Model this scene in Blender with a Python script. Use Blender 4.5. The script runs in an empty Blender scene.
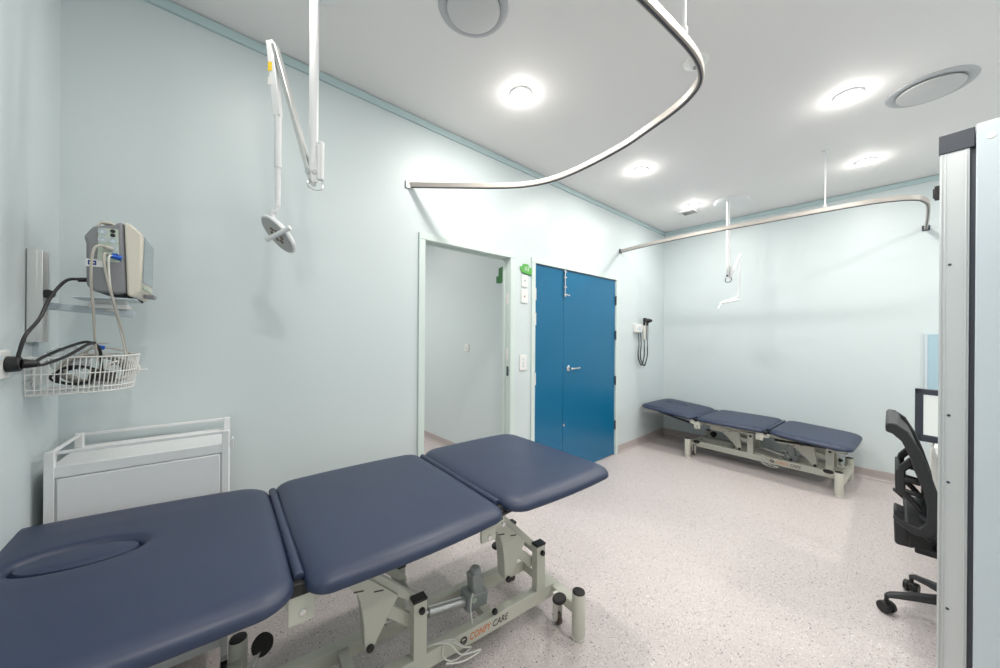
import bpy, bmesh, math, random
from mathutils import Vector, Matrix, Euler
random.seed(7)
S = bpy.context.scene
COL = S.collection
R = math.radians

# ------------------------------------------------------------------ camera
cam_d = bpy.data.cameras.new('camera'); cam = bpy.data.objects.new('camera', cam_d); COL.objects.link(cam)
S.camera = cam
YAW, ROLL = R(48.28), R(0.40)
cam_d.sensor_width = 36.0; cam_d.lens = 348.0 * 36.0 / 1000.0
cam_d.shift_y = (335.5 - 334.0) / 1000.0
cam_d.clip_start = 0.02
F = Vector((math.cos(YAW), math.sin(YAW), 0)); Rt = Vector((math.sin(YAW), -math.cos(YAW), 0)); U = Rt.cross(F)
c_, s_ = math.cos(ROLL), math.sin(ROLL)
Rt, U = c_ * Rt + s_ * U, -s_ * Rt + c_ * U
mw = Matrix((Rt, U, -F)).transposed().to_4x4(); mw.translation = (0, 0, 1.307)
cam.matrix_world = mw

# ------------------------------------------------------------------ world, exposure
S.view_settings.view_transform = 'Standard'
S.view_settings.look = 'None'
S.view_settings.exposure = 0.88
S.view_settings.gamma = 1.0
S.view_settings.use_curve_mapping = False
w = bpy.data.worlds.new('world'); S.world = w; w.use_nodes = True
w.node_tree.nodes['Background'].inputs[0].default_value = (0.6, 0.68, 0.75, 1)
w.node_tree.nodes['Background'].inputs[1].default_value = 0.5

CEIL = 2.70
XL, XR, YB, YF = -0.357, 4.742, 2.022, -1.95      # inner faces of the walls
LAMP_POWER = 12.5

# ------------------------------------------------------------------ materials
def mat(name, col, rough=0.5, metal=0.0, coat=0.0, spec=0.5, bump=None, emit=None, estr=0, var=None, trans=0, alpha=1):
    m = bpy.data.materials.new(name); m.use_nodes = True
    nt = m.node_tree; b = nt.nodes['Principled BSDF']
    b.inputs['Base Color'].default_value = (*col, 1)
    b.inputs['Roughness'].default_value = rough
    b.inputs['Metallic'].default_value = metal
    b.inputs['Coat Weight'].default_value = coat
    b.inputs['Specular IOR Level'].default_value = spec
    if trans: b.inputs['Transmission Weight'].default_value = trans
    if alpha < 1: b.inputs['Alpha'].default_value = alpha
    if emit: b.inputs['Emission Color'].default_value = (*emit, 1); b.inputs['Emission Strength'].default_value = estr
    tc = nt.nodes.new('ShaderNodeTexCoord')
    if var:      # soft colour variation of the paint itself
        n = nt.nodes.new('ShaderNodeTexNoise'); n.inputs['Scale'].default_value = var[0]; n.inputs['Detail'].default_value = 3
        nt.links.new(tc.outputs['Object'], n.inputs['Vector'])
        mx = nt.nodes.new('ShaderNodeMix'); mx.data_type = 'RGBA'
        k = var[1]
        mx.inputs['A'].default_value = (*[c * (1 - k) for c in col], 1); mx.inputs['B'].default_value = (*[min(1, c * (1 + k)) for c in col], 1)
        nt.links.new(n.outputs['Fac'], mx.inputs['Factor']); nt.links.new(mx.outputs['Result'], b.inputs['Base Color'])
    if bump:
        n = nt.nodes.new('ShaderNodeTexNoise'); n.inputs['Scale'].default_value = bump[0]; n.inputs['Detail'].default_value = 4
        nt.links.new(tc.outputs['Object'], n.inputs['Vector'])
        bp = nt.nodes.new('ShaderNodeBump'); bp.inputs['Strength'].default_value = bump[1]; bp.inputs['Distance'].default_value = 0.002
        nt.links.new(n.outputs['Fac'], bp.inputs['Height']); nt.links.new(bp.outputs['Normal'], b.inputs['Normal'])
    return m

def floor_mat():
    m = bpy.data.materials.new('speckled_vinyl'); m.use_nodes = True
    nt = m.node_tree; b = nt.nodes['Principled BSDF']; b.inputs['Roughness'].default_value = 0.38
    tc = nt.nodes.new('ShaderNodeTexCoord')
    def fleck(scale, lo, colA, prev):
        v = nt.nodes.new('ShaderNodeTexVoronoi'); v.inputs['Scale'].default_value = scale
        nt.links.new(tc.outputs['Object'], v.inputs['Vector'])
        sep = nt.nodes.new('ShaderNodeSeparateColor'); nt.links.new(v.outputs['Color'], sep.inputs[0])
        g = nt.nodes.new('ShaderNodeMath'); g.operation = 'GREATER_THAN'; g.inputs[1].default_value = lo
        nt.links.new(sep.outputs[0], g.inputs[0])
        l = nt.nodes.new('ShaderNodeMath'); l.operation = 'LESS_THAN'; l.inputs[1].default_value = 0.42
        nt.links.new(v.outputs['Distance'], l.inputs[0])
        a = nt.nodes.new('ShaderNodeMath'); a.operation = 'MULTIPLY'
        nt.links.new(g.outputs[0], a.inputs[0]); nt.links.new(l.outputs[0], a.inputs[1])
        mx = nt.nodes.new('ShaderNodeMix'); mx.data_type = 'RGBA'
        if isinstance(prev, tuple): mx.inputs['A'].default_value = (*prev, 1)
        else: nt.links.new(prev, mx.inputs['A'])
        mx.inputs['B'].default_value = (*colA, 1)
        nt.links.new(a.outputs[0], mx.inputs['Factor'])
        return mx.outputs['Result']
    r = fleck(230, 0.80, (0.34, 0.29, 0.28), (0.565, 0.510, 0.500))
    r = fleck(170, 0.90, (0.78, 0.75, 0.73), r)
    r = fleck(200, 0.93, (0.14, 0.12, 0.13), r)
    r = fleck(115, 0.965, (0.20, 0.17, 0.17), r)
    nt.links.new(r, b.inputs['Base Color'])
    n = nt.nodes.new('ShaderNodeTexNoise'); n.inputs['Scale'].default_value = 25
    nt.links.new(tc.outputs['Object'], n.inputs['Vector'])
    bp = nt.nodes.new('ShaderNodeBump'); bp.inputs['Strength'].default_value = 0.08; bp.inputs['Distance'].default_value = 0.004
    nt.links.new(n.outputs['Fac'], bp.inputs['Height']); nt.links.new(bp.outputs['Normal'], b.inputs['Normal'])
    return m

WALLC = (0.640, 0.715, 0.728)
M = dict(
    wall=mat('aqua_wall_paint', WALLC, 0.42, bump=(6, 0.25), var=(1.5, 0.015)),
    ceiling=mat('ceiling_paint', (0.86, 0.845, 0.84), 0.7, bump=(8, 0.1)),
    floor=floor_mat(),
    ventgrey=mat('vent_plate_paint', (0.64, 0.64, 0.64), 0.6),
    ventring=mat('vent_ring_shading', (0.50, 0.51, 0.53), 0.5),  # grey shading around the vent outline, put into the ring colour
    skirting=mat('coved_vinyl', (0.47, 0.415, 0.405), 0.45, var=(90, 0.12)),
    frame=mat('frame_paint', (0.66, 0.76, 0.73), 0.3),
    cornice=mat('shadowline_paint', (0.50, 0.635, 0.65), 0.45),
    blue=mat('blue_door_paint', (0.0, 0.13, 0.275), 0.24, bump=(5, 0.3)),
    chrome=mat('brushed_chrome', (0.75, 0.75, 0.74), 0.22, 1.0),
    alu=mat('anodised_aluminium', (0.70, 0.70, 0.69), 0.38, 0.85),
    track=mat('satin_track_metal', (0.50, 0.465, 0.43), 0.45, 0.35),
    white=mat('white_powder_coat', (0.80, 0.81, 0.82), 0.32),
    plastic=mat('white_plastic', (0.82, 0.82, 0.80), 0.35),
    navy=mat('navy_vinyl', (0.024, 0.036, 0.076), 0.43, spec=0.55, bump=(420, 0.12), var=(2.5, 0.05)),
    cream=mat('cream_powder_coat', (0.60, 0.60, 0.52), 0.38),
    creamwhite=mat('cream_plastic', (0.74, 0.73, 0.68), 0.4),
    black=mat('black_plastic', (0.012, 0.012, 0.013), 0.42),
    rubber=mat('black_rubber', (0.015, 0.013, 0.012), 0.6, bump=(150, 0.3)),
    meshb=mat('charcoal_plastic', (0.028, 0.028, 0.030), 0.5, bump=(120, 0.3)),
    under=mat('black_underside', (0.012, 0.012, 0.014), 0.7),
    grey=mat('grey_motor_plastic', (0.33, 0.35, 0.35), 0.45),
    wheel=mat('brown_castor_tyre', (0.10, 0.075, 0.055), 0.5),
    mongrey=mat('monitor_grey_plastic', (0.245, 0.25, 0.265), 0.5),
    moncream=mat('monitor_cream_plastic', (0.70, 0.66, 0.57), 0.45),
    panelgreen=mat('pale_green_panel', (0.52, 0.60, 0.52), 0.5),
    screen=mat('grey_lcd_glass', (0.26, 0.33, 0.35), 0.12),
    bluep=mat('blue_plug_plastic', (0.01, 0.10, 0.50), 0.4),
    cable_g=mat('grey_cable_rubber', (0.50, 0.47, 0.42), 0.5),
    cable_w=mat('white_cable_rubber', (0.70, 0.70, 0.65), 0.45),
    green=mat('green_tag_plastic', (0.10, 0.42, 0.07), 0.5),
    dkgreen=mat('dark_green_tag', (0.02, 0.18, 0.035), 0.5),
    dark=mat('dark_grey_metal', (0.055, 0.062, 0.08), 0.4),
    cabinet=mat('pale_cabinet_laminate', (0.60, 0.68, 0.73), 0.28),
    profile=mat('pale_aluminium_profile', (0.62, 0.65, 0.66), 0.32, 0.25),
    orange=mat('orange_print', (0.75, 0.20, 0.03), 0.5),
    brown=mat('dark_brown_print', (0.06, 0.05, 0.045), 0.5),
    yellow=mat('yellow_label', (0.85, 0.60, 0.05), 0.5),
    lampface=mat('lamp_face_grey', (0.42, 0.41, 0.40), 0.4),
    lens=mat('amber_lens', (0.16, 0.10, 0.05), 0.15),
    board=mat('pale_blue_board', (0.40, 0.56, 0.64), 0.4),
    desk=mat('white_desk_laminate', (0.75, 0.75, 0.73), 0.4),
    paper=mat('screen_white', (0.6, 0.62, 0.6), 0.3, emit=(0.8, 0.82, 0.8), estr=0.25),
    bag=mat('clear_plastic_bag', (0.75, 0.80, 0.84), 0.15, trans=0.75, alpha=0.55),
    red=mat('red_print', (0.6, 0.05, 0.05), 0.5),
    tagblue=mat('navy_asset_tag', (0.02, 0.05, 0.25), 0.4),
    glow=mat('lamp_diffuser', (1, 1, 1), 0.5, emit=(1.0, 0.97, 0.92), estr=40),
)

# ------------------------------------------------------------------ mesh helpers
def nb(): return bmesh.new()
def box(bm, c, s, rot=None):
    g = bmesh.ops.create_cube(bm, size=1.0)['verts']
    m = Matrix.Diagonal((*s, 1))
    if rot is not None: m = Euler(rot).to_matrix().to_4x4() @ m
    m = Matrix.Translation(c) @ m
    bmesh.ops.transform(bm, matrix=m, verts=g)
    return g
def bx(bm, x0, x1, y0, y1, z0, z1): return box(bm, ((x0+x1)/2, (y0+y1)/2, (z0+z1)/2), (abs(x1-x0), abs(y1-y0), abs(z1-z0)))
def cyl(bm, p0, p1, r, r2=None, seg=20):
    p0, p1 = Vector(p0), Vector(p1); d = p1 - p0
    g = bmesh.ops.create_cone(bm, cap_ends=True, segments=seg, radius1=r, radius2=r if r2 is None else r2, depth=d.length)['verts']
    q = Vector((0, 0, 1)).rotation_difference(d.normalized()).to_matrix().to_4x4()
    bmesh.ops.transform(bm, matrix=Matrix.Translation((p0+p1)/2) @ q, verts=g)
    return g
def beam(bm, p0, p1, w, h, up=(0, 0, 1)):
    """rectangular bar from p0 to p1; w across, h along up"""
    p0, p1 = Vector(p0), Vector(p1); d = (p1-p0); L = d.length; d.normalize()
    side = d.cross(Vector(up)).normalized(); u = side.cross(d)
    g = bmesh.ops.create_cube(bm, size=1.0)['verts']
    m = Matrix((d*L, side*w, u*h)).transposed().to_4x4(); m.translation = (p0+p1)/2
    bmesh.ops.transform(bm, matrix=m, verts=g); return g
def smooth_pts(pts, n=6, closed=False):
    pts = [Vector(p) for p in pts]; out = []
    N = len(pts); rng = range(N if closed else N-1)
    for i in rng:
        if closed: a, b, c, d = pts[i-1], pts[i], pts[(i+1) % N], pts[(i+2) % N]
        else: a, b, c, d = pts[max(i-1, 0)], pts[i], pts[i+1], pts[min(i+2, N-1)]
        for k in range(n):
            t = k/n; t2 = t*t; t3 = t2*t
            out.append(0.5*((2*b)+(-a+c)*t+(2*a-5*b+4*c-d)*t2+(-a+3*b-3*c+d)*t3))
    if not closed: out.append(pts[-1])
    return out
def sweep(bm, pts, prof, closed=False, up=(0, 0, 1)):
    """sweep 2-D profile (side, up) along pts"""
    pts = [Vector(p) for p in pts]; N = len(pts); rings = []
    prev = None
    for i, p in enumerate(pts):
        if closed: d = pts[(i+1) % N]-pts[i-1]
        else: d = pts[min(i+1, N-1)]-pts[max(i-1, 0)]
        d.normalize()
        if prev is None:
            s = d.cross(Vector(up))
            if s.length < 1e-3: s = d.cross(Vector((1, 0, 0)))
            s.normalize()
        elif up is not None and abs(d.dot(Vector(up))) < 0.9 and UPLOCK[0]:
            s = d.cross(Vector(up)).normalized()
        else:
            s = (prev - d*prev.dot(d)).normalized()
        prev = s; u = s.cross(d)
        rings.append([bm.verts.new(p+s*a+u*b) for a, b in prof])
    K = len(prof)
    for i in range(N if closed else N-1):
        A, B = rings[i], rings[(i+1) % N]
        for k in range(K):
            bm.faces.new((A[k], A[(k+1) % K], B[(k+1) % K], B[k]))
    if not closed: bm.faces.new(rings[0]); bm.faces.new(rings[-1])
UPLOCK = [False]
def circ(r, n=8): return [(r*math.cos(2*math.pi*k/n), r*math.sin(2*math.pi*k/n)) for k in range(n)]
def tube(bm, pts, r, seg=8, sm=6, closed=False):
    sweep(bm, smooth_pts(pts, sm, closed) if sm else pts, circ(r, seg), closed)
def bar_sweep(bm, pts, w, h, sm=0):
    UPLOCK[0] = True
    sweep(bm, smooth_pts(pts, sm) if sm else pts, [(-w/2, -h/2), (w/2, -h/2), (w/2, h/2), (-w/2, h/2)])
    UPLOCK[0] = False
def prism(bm, poly, f, d0, d1):
    """poly of 2-D points mapped by f(a,b,d)"""
    A = [bm.verts.new(f(a, b, d0)) for a, b in poly]; B = [bm.verts.new(f(a, b, d1)) for a, b in poly]
    n = len(poly)
    bm.faces.new(A); bm.faces.new(B)
    for i in range(n): bm.faces.new((A[i], A[(i+1) % n], B[(i+1) % n], B[i]))
def lathe(bm, prof, c=(0, 0, 0), axis=(0, 0, 1), seg=32):
    q = Vector((0, 0, 1)).rotation_difference(Vector(axis).normalized()); c = Vector(c)
    rings = []
    for r, z in prof:
        if r < 1e-6: rings.append([bm.verts.new(c+q @ Vector((0, 0, z)))])
        else: rings.append([bm.verts.new(c+q @ Vector((r*math.cos(2*math.pi*k/seg), r*math.sin(2*math.pi*k/seg), z))) for k in range(seg)])
    for A, B in zip(rings, rings[1:]):
        for k in range(seg):
            a = A if len(A) > 1 else A*seg; b = B if len(B) > 1 else B*seg
            k2 = (k+1) % seg
            vs = [a[k], a[k2], b[k2], b[k]]; u = []
            for v in vs:
                if v not in u: u.append(v)
            if len(u) > 2: bm.faces.new(u)
def obj(name, bm, m, parent=None, bevel=0, smooth=None, loc=None, rot=None, seg=2):
    bmesh.ops.recalc_face_normals(bm, faces=bm.faces)
    me = bpy.data.meshes.new(name); bm.to_mesh(me); bm.free()
    me.materials.append(M[m] if isinstance(m, str) else m)
    o = bpy.data.objects.new(name, me); COL.objects.link(o)
    if parent: o.parent = parent
    if loc: o.location = loc
    if rot: o.rotation_euler = rot
    if bevel:
        b = o.modifiers.new('bevel', 'BEVEL'); b.width = bevel; b.segments = seg; b.limit_method = 'ANGLE'; b.angle_limit = R(40)
    if smooth is None: smooth = True
    if smooth: me.shade_smooth(); me.set_sharp_from_angle(angle=R(38))
    return o
def tag(o, label=None, cat=None, group=None, kind=None):
    if label: o['label'] = label
    if cat: o['category'] = cat
    if group: o['group'] = group
    if kind: o['kind'] = kind
    return o
def thing(name, label, cat, loc=(0, 0, 0), rotz=0, group=None):
    o = bpy.data.objects.new(name, None); COL.objects.link(o); o.empty_display_size = 0.1
    o.location = loc; o.rotation_euler = (0, 0, rotz)
    return tag(o, label, cat, group)
def struct(name, bm, m, **k): return tag(obj(name, bm, m, **k), kind='structure')
def text_obj(name, s, size, m, parent, loc, rot, ext=0.0006, align='LEFT', shear=0.0, sx=1.0):
    cu = bpy.data.curves.new(name, 'FONT'); cu.body = s; cu.size = size; cu.extrude = ext; cu.align_x = align; cu.shear = shear; cu.resolution_u = 3
    t = bpy.data.objects.new('tmp', cu); COL.objects.link(t)
    bpy.context.view_layer.update()
    me = bpy.data.meshes.new_from_object(t.evaluated_get(bpy.context.evaluated_depsgraph_get()))
    bpy.data.objects.remove(t)
    me.name = name; me.materials.clear(); me.materials.append(M[m])
    o = bpy.data.objects.new(name, me); COL.objects.link(o); o.parent = parent; o.location = loc; o.rotation_euler = rot; o.scale = (sx, 1, 1)
    return o

# ------------------------------------------------------------------ room shell
OX0, OX1 = 1.140, 1.905            # open doorway
BX0, BX1 = 2.196, 3.513            # blue double door
DT = 1.926                         # head height of both
T = 0.075                          # wall thickness
NX, NY0, NY1 = 2.25, YB+T, 5.4     # room beyond the doorway
b = nb(); bx(b, XL-.15, XR+.15, YF-.15, NY1+.1, -.1, 0); struct('floor', b, 'floor', smooth=False)
b = nb(); bx(b, XL-.15, XR+.15, YF-.15, YB+T, CEIL, CEIL+.1); struct('ceiling', b, 'ceiling', smooth=False)
b = nb()
bx(b, XL-.12, OX0-.03, YB, YB+T, 0, CEIL); bx(b, OX1+.03, BX0-.03, YB, YB+T, 0, CEIL); bx(b, BX1+.03, XR+.12, YB, YB+T, 0, CEIL)
bx(b, OX0-.03, OX1+.03, YB, YB+T, DT+.03, CEIL); bx(b, BX0-.03, BX1+.03, YB, YB+T, DT+.03, CEIL)
struct('wall_back', b, 'wall', smooth=False)
b = nb(); bx(b, XR, XR+.12, YF-.12, YB, 0, CEIL); struct('wall_right', b, 'wall', smooth=False)
b = nb(); bx(b, XL-.12, XL, YF-.12, YB, 0, CEIL); struct('wall_left', b, 'wall', smooth=False)
b = nb(); bx(b, XL, XR, YF-.12, YF, 0, CEIL); struct('wall_front', b, 'wall', smooth=False)
# room beyond
b = nb(); bx(b, NX, NX+.1, NY0, NY1, 0, 2.6); struct('wall_corridor_right', b, 'wall', smooth=False)
b = nb(); bx(b, -.15, -.05, NY0, NY1, 0, 2.6); struct('wall_corridor_left', b, 'wall', smooth=False)
b = nb(); bx(b, -.15, NX+.1, NY1, NY1+.1, 0, 2.6); struct('wall_corridor_end', b, 'wall', smooth=False)
b = nb(); bx(b, -.15, NX+.1, NY0, NY1+.1, 2.6, 2.7); struct('ceiling_corridor', b, 'ceiling', smooth=False)
b = nb(); bx(b, NX+.1, XR+.12, NY0, NY0+.5, 0, 2.6); struct('wall_closet', b, 'wall', smooth=False)

# coved vinyl skirting: quarter-cove then flat
def skirt(name, p0, p1, nrm):
    b = nb(); p0, p1, nrm = Vector(p0), Vector(p1), Vector(nrm)
    prof = [(0, 0), (0.030, 0), (0.030, 0.002), (0.018, 0.005), (0.010, 0.012), (0.006, 0.022), (0.005, 0.036), (0.005, 0.086), (0, 0.088)]
    A = [b.verts.new(p0+nrm*a+Vector((0, 0, z))) for a, z in prof]; B = [b.verts.new(p1+nrm*a+Vector((0, 0, z))) for a, z in prof]
    for i in range(len(prof)):
        j = (i+1) % len(prof); b.faces.new((A[i], A[j], B[j], B[i]))
    b.faces.new(A); b.faces.new(B)
    struct(name, b, 'skirting')
skirt('baseboard_back', (BX1+.055, YB, 0), (XR, YB, 0), (0, -1, 0))
skirt('baseboard_back_middle', (OX1+.055, YB, 0), (BX0-.055, YB, 0), (0, -1, 0))
skirt('baseboard_back_left', (XL, YB, 0), (OX0-.055, YB, 0), (0, -1, 0))
skirt('baseboard_right', (XR, YF, 0), (XR, YB, 0), (-1, 0, 0))
skirt('baseboard_left', (XL, YF, 0), (XL, YB, 0), (1, 0, 0))
skirt('baseboard_corridor', (NX, NY0, 0), (NX, NY1, 0), (-1, 0, 0))
# ceiling-line trim: flat band with shadow line under
def band(name, x0, x1, y0, y1):
    b = nb(); bx(b, x0, x1, y0, y1, CEIL-.045, CEIL-.003); struct(name, b, 'cornice', bevel=.002)
band('trim_1', XL, XR, YB-.014, YB+.001)
band('trim_2', XR-.014, XR+.001, YF, YB)
band('trim_3', XL-.001, XL+.014, YF, YB)

# door frames (trim) : pressed metal profile
def frame(name, x0, x1, arch=.045, jamb=True):
    b = nb()
    yo = YB-.012
    bx(b, x0-arch, x0, yo, YB+.004, 0, DT); bx(b, x1, x1+arch, yo, YB+.004, 0, DT)
    bx(b, x0-arch, x1+arch, yo, YB+.004, DT, DT+arch)
    bx(b, x0-.03, x0+.001, YB, YB+T, 0, DT); bx(b, x1-.001, x1+.03, YB, YB+T, 0, DT)
    bx(b, x0-.03, x1+.03, YB, YB+T, DT, DT+.03)
    # door stop
    bx(b, x0, x0+.012, YB+.05, YB+.075, 0, DT-.012); bx(b, x1-.012, x1, YB+.05, YB+.075, 0, DT-.012)
    bx(b, x0, x1, YB+.05, YB+.075, DT-.012, DT)
    return struct(name, b, 'frame', bevel=.0025)
frame('trim_doorway', OX0, OX1)
frame('trim_blue_door', BX0, BX1)
# strike and hinge plates in the open doorway's right jamb
b = nb()
for z in (1.60, 1.16):
    bx(b, OX1-.003, OX1+.001, YB+.012, YB+.045, z-.045, z+.045)
struct('trim_doorway_hinge_plates', b, 'plastic')
b = nb(); bx(b, OX1-.004, OX1+.001, YB+.008, YB+.03, .985, 1.06); struct('trim_doorway_strike', b, 'dark')

# blue double door
d1 = tag(thing('door_1', None, None), kind='structure')
MX = 2.600
b = nb(); bx(b, BX0+.004, MX-.002, YB+.006, YB+.046, .008, DT-.004); lf1 = obj('door_leaf', b, 'blue', d1, bevel=.002)
b = nb(); bx(b, MX+.002, BX1-.004, YB+.006, YB+.046, .008, DT-.004); lf2 = obj('door_leaf', b, 'blue', d1, bevel=.002)
# chrome tower bolt on the narrow leaf
b = nb()
cyl(b, (MX, YB-.010, 1.67), (MX, YB-.010, 1.925), .0055, seg=12)
for z in (1.69, 1.76, 1.85, 1.905): bx(b, MX-.018, MX+.018, YB-.018, YB+.006, z-.007, z+.007)
cyl(b, (MX, YB-.010, 1.695), (MX+.028, YB-.028, 1.685), .005, seg=10); lathe(b, [(0, -.01), (.009, -.006), (.011, 0), (.009, .006), (0, .01)], (MX+.032, YB-.032, 1.683), seg=12)
obj('tower_bolt', b, 'chrome', lf1, bevel=.001)
b = nb()
lathe(b, [(0, 0), (.027, 0), (.027, .006), (.024, .009), (.011, .010), (.011, .042), (0, .042)], (MX+.075, YB+.006, 1.0), (0, -1, 0), 24)
tube(b, [(MX+.075, YB-.034, 1.0), (MX+.10, YB-.040, 1.0), (MX+.15, YB-.040, 1.0), (MX+.205, YB-.036, 1.0)], .0085, 10)
obj('lever_handle', b, 'chrome', lf2)
b = nb(); lathe(b, [(0, 0), (.013, 0), (.012, .004), (0, .006)], (MX+.012, YB+.006, .475), (0, -1, 0), 16); obj('keyhole_cover', b, 'chrome', lf2)
for z in (1.70, 1.32, .82, .33):
    b = nb(); cyl(b, (BX1-.002, YB-.006, z-.050), (BX1-.002, YB-.006, z+.050), .0065, seg=10); bx(b, BX1-.012, BX1+.001, YB-.002, YB+.008, z-.048, z+.048)
    obj('hinge', b, 'dark', lf2)
for z in (1.66, 1.45, .94, .35):
    b = nb(); bx(b, BX0-.010, BX0+.008, YB-.008, YB+.008, z-.05, z+.05); cyl(b, (BX0-.002, YB-.012, z-.052), (BX0-.002, YB-.012, z+.052), .007, seg=10)
    obj('hinge', b, 'plastic', lf1)

# ------------------------------------------------------------------ ceiling lights
def downlight(x, y, label=None, z=CEIL, power=LAMP_POWER, warm=(1.0, .955, .90)):
    if label:
        t = thing('downlight', label, 'ceiling light', (x, y, z), 0, 'recessed ceiling downlights')
        b = nb(); lathe(b, [(.048, -.006), (.052, -.010), (.062, -.008), (.068, -.001), (.068, 0), (.046, 0), (.046, -.006), (.048, -.006)], seg=40); obj('trim_ring', b, 'white', t)
        b = nb(); lathe(b, [(0, -.020), (.022, -.019), (.040, -.015), (.049, -.009), (.050, 0), (0, 0)], seg=32); obj('diffuser', b, 'glow', t)
    for kind, p, r in (('AREA', power*.34, .055), ('SPOT', power*.92, .05), ('POINT', power*.055, .03)):
        l = bpy.data.lights.new('downlight_lamp', kind); l.energy = p; l.color = warm
        if kind == 'AREA': l.shape = 'DISK'; l.size = 2*r
        else: l.shadow_soft_size = r
        if kind == 'SPOT': l.spot_size = R(140); l.spot_blend = 1.0
        o = bpy.data.objects.new('downlight_lamp', l); COL.objects.link(o); o.location = (x, y, z-(.055 if kind == 'POINT' else .022))
downlight(1.418, 1.423, 'bright warm recessed downlight above open doorway, inside the curved curtain track')
downlight(2.805, 1.400, 'bright recessed downlight in front of the blue door, right of the curved track end')
downlight(3.963, 1.394, 'bright recessed downlight beside small square vent near the far corner', power=LAMP_POWER*.8)
downlight(2.810, .168, 'bright recessed downlight left of the round vent near the tall cabinet')
downlight(3.964, .134, 'bright recessed downlight above the bend of far curtain track', power=LAMP_POWER*.8)
downlight(1.418, .15); downlight(.15, .15, power=LAMP_POWER*.9); downlight(.25, 1.423, power=LAMP_POWER*.28); downlight(1.418, -1.1); downlight(2.81, -1.1); downlight(3.96, -1.1)  # all out of view; the two leftmost are added to brighten the left end
downlight(1.0, 3.4, z=2.6, power=LAMP_POWER*1.5); downlight(1.3, 4.6, z=2.6, power=LAMP_POWER*1.2)

def round_vent(x, y, r, label):
    t = thing('round_air_vent', label, 'air vent', (x, y, CEIL), 0, 'round ceiling air diffusers')
    b = nb(); lathe(b, [(r*.70, 0), (r*.76, -.004), (r*.90, -.010), (r, -.006), (r+.004, 0), (r*.70, 0)], seg=56); obj('outer_ring', b, 'ventring', t)
    b = nb(); lathe(b, [(0, -.024), (r*.70, -.022), (r*.76, -.018), (r*.77, -.012), (r*.72, -.010), (0, -.010)], seg=56); obj('centre_plate', b, 'ventgrey', t)
    b = nb(); cyl(b, (0, 0, -.011), (0, 0, 0), .02); obj('stem', b, 'white', t)
round_vent(.893, 1.185, .145, 'round white air vent at the top edge, nearest the near exam lamp pole')
round_vent(3.065, -.14, .164, 'round white air vent close above the tall cabinet')
# square exhaust grille
t = thing('square_exhaust_vent', 'small square louvred exhaust vent beside the far downlight', 'air vent', (4.144, 1.50, CEIL))
b = nb()
for s in (-1, 1): bx(b, -.075, .075, s*.075-.01, s*.075+.01, -.014, 0); bx(b, s*.075-.01, s*.075+.01, -.075, .075, -.014, 0)
obj('frame', b, 'plastic', t, bevel=.002)
b = nb()
for k in range(6): box(b, (0, -.055+k*.022, -.008), (.14, .016, .002), (R(35), 0, 0))
obj('louvres', b, 'grey', t)
# smoke detector / sprinkler
t = thing('smoke_detector', 'small white smoke detector behind the corner of curved curtain track', 'smoke detector', (1.90, .66, CEIL))
b = nb(); lathe(b, [(0, -.030), (.022, -.030), (.030, -.024), (.046, -.018), (.055, -.010), (.056, 0), (0, 0)], seg=32); obj('body', b, 'plastic', t)
b = nb(); cyl(b, (0, 0, -.036), (0, 0, -.029), .012); obj('sensor_button', b, 'grey', t)

# ------------------------------------------------------------------ curtain tracks
def arc(cx, cy, r, a0, a1, n=12): return [(cx+r*math.cos(R(a0+(a1-a0)*k/n)), cy+r*math.sin(R(a0+(a1-a0)*k/n))) for k in range(n+1)]
TZ = 2.25
t = thing('curtain_track', 'curved curtain rail bending out from wall by the open doorway', 'curtain track', (1.02, YB, TZ))
base = Vector((1.02, YB, TZ))
pts = [(1.022, 2.020), (1.10, 1.955), (1.279, 1.800), (1.44, 1.655), (1.54, 1.545), (1.605, 1.42), (1.632, 1.28), (1.625, 1.10), (1.59, .88), (1.545, .74), (1.497, .61), (1.45, .525), (1.39, .468), (1.31, .443), (1.21, .438), (1.05, .450), (.80, .475), (.30, .52), (-.355, .575)]
P3 = smooth_pts([Vector((x, y, TZ))-base for x, y in pts], 6)
b = nb(); bar_sweep(b, P3, .020, .030); obj('rail', b, 'track', t, bevel=.003)
b = nb(); bar_sweep(b, [p-Vector((0, 0, .0165)) for p in P3[:]], .006, .004); obj('runner_slot', b, 'dark', t)
b = nb(); box(b, (.004, -.006, 0), (.045, .014, .045), (0, 0, 0)); cyl(b, (.004, -.012, -.012), (.004, -.018, -.012), .005, seg=10); obj('wall_bracket', b, 'alu', t, bevel=.002)
for hx, hy in ((1.166, .440),):
    b = nb(); cyl(b, Vector((hx, hy, TZ+.012))-base, Vector((hx, hy, CEIL))-base, .0055, seg=12); cyl(b, Vector((hx, hy, TZ+.012))-base, Vector((hx, hy, TZ+.035))-base, .011, seg=14)
    lathe(b, [(0, 0), (.024, 0), (.022, -.006), (.006, -.009), (0, -.009)], Vector((hx, hy, CEIL))-base, seg=20); obj('ceiling_hanger', b, 'white', t)
t = thing('curtain_track', 'long curtain rail crossing in front of the far couch with tight end bend', 'curtain track', (3.60, YB, TZ))
base = Vector((3.60, YB, TZ))
pts = [(3.598, 2.02), (3.520, 1.617), (3.492, 1.165), (3.505, .70), (3.522, .328), (3.54, .147), (3.565, .04), (3.61, -.05), (3.68, -.12), (3.78, -.155), (3.917, -.175), (4.3, -.19), (4.740, -.20)]
P3 = smooth_pts([Vector((x, y, TZ+.01))-base for x, y in pts], 6)
b = nb(); bar_sweep(b, P3, .020, .034); obj('rail', b, 'track', t, bevel=.003)
b = nb(); bar_sweep(b, [p-Vector((0, 0, .0185)) for p in P3[:]], .006, .004); obj('runner_slot', b, 'dark', t)
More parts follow.
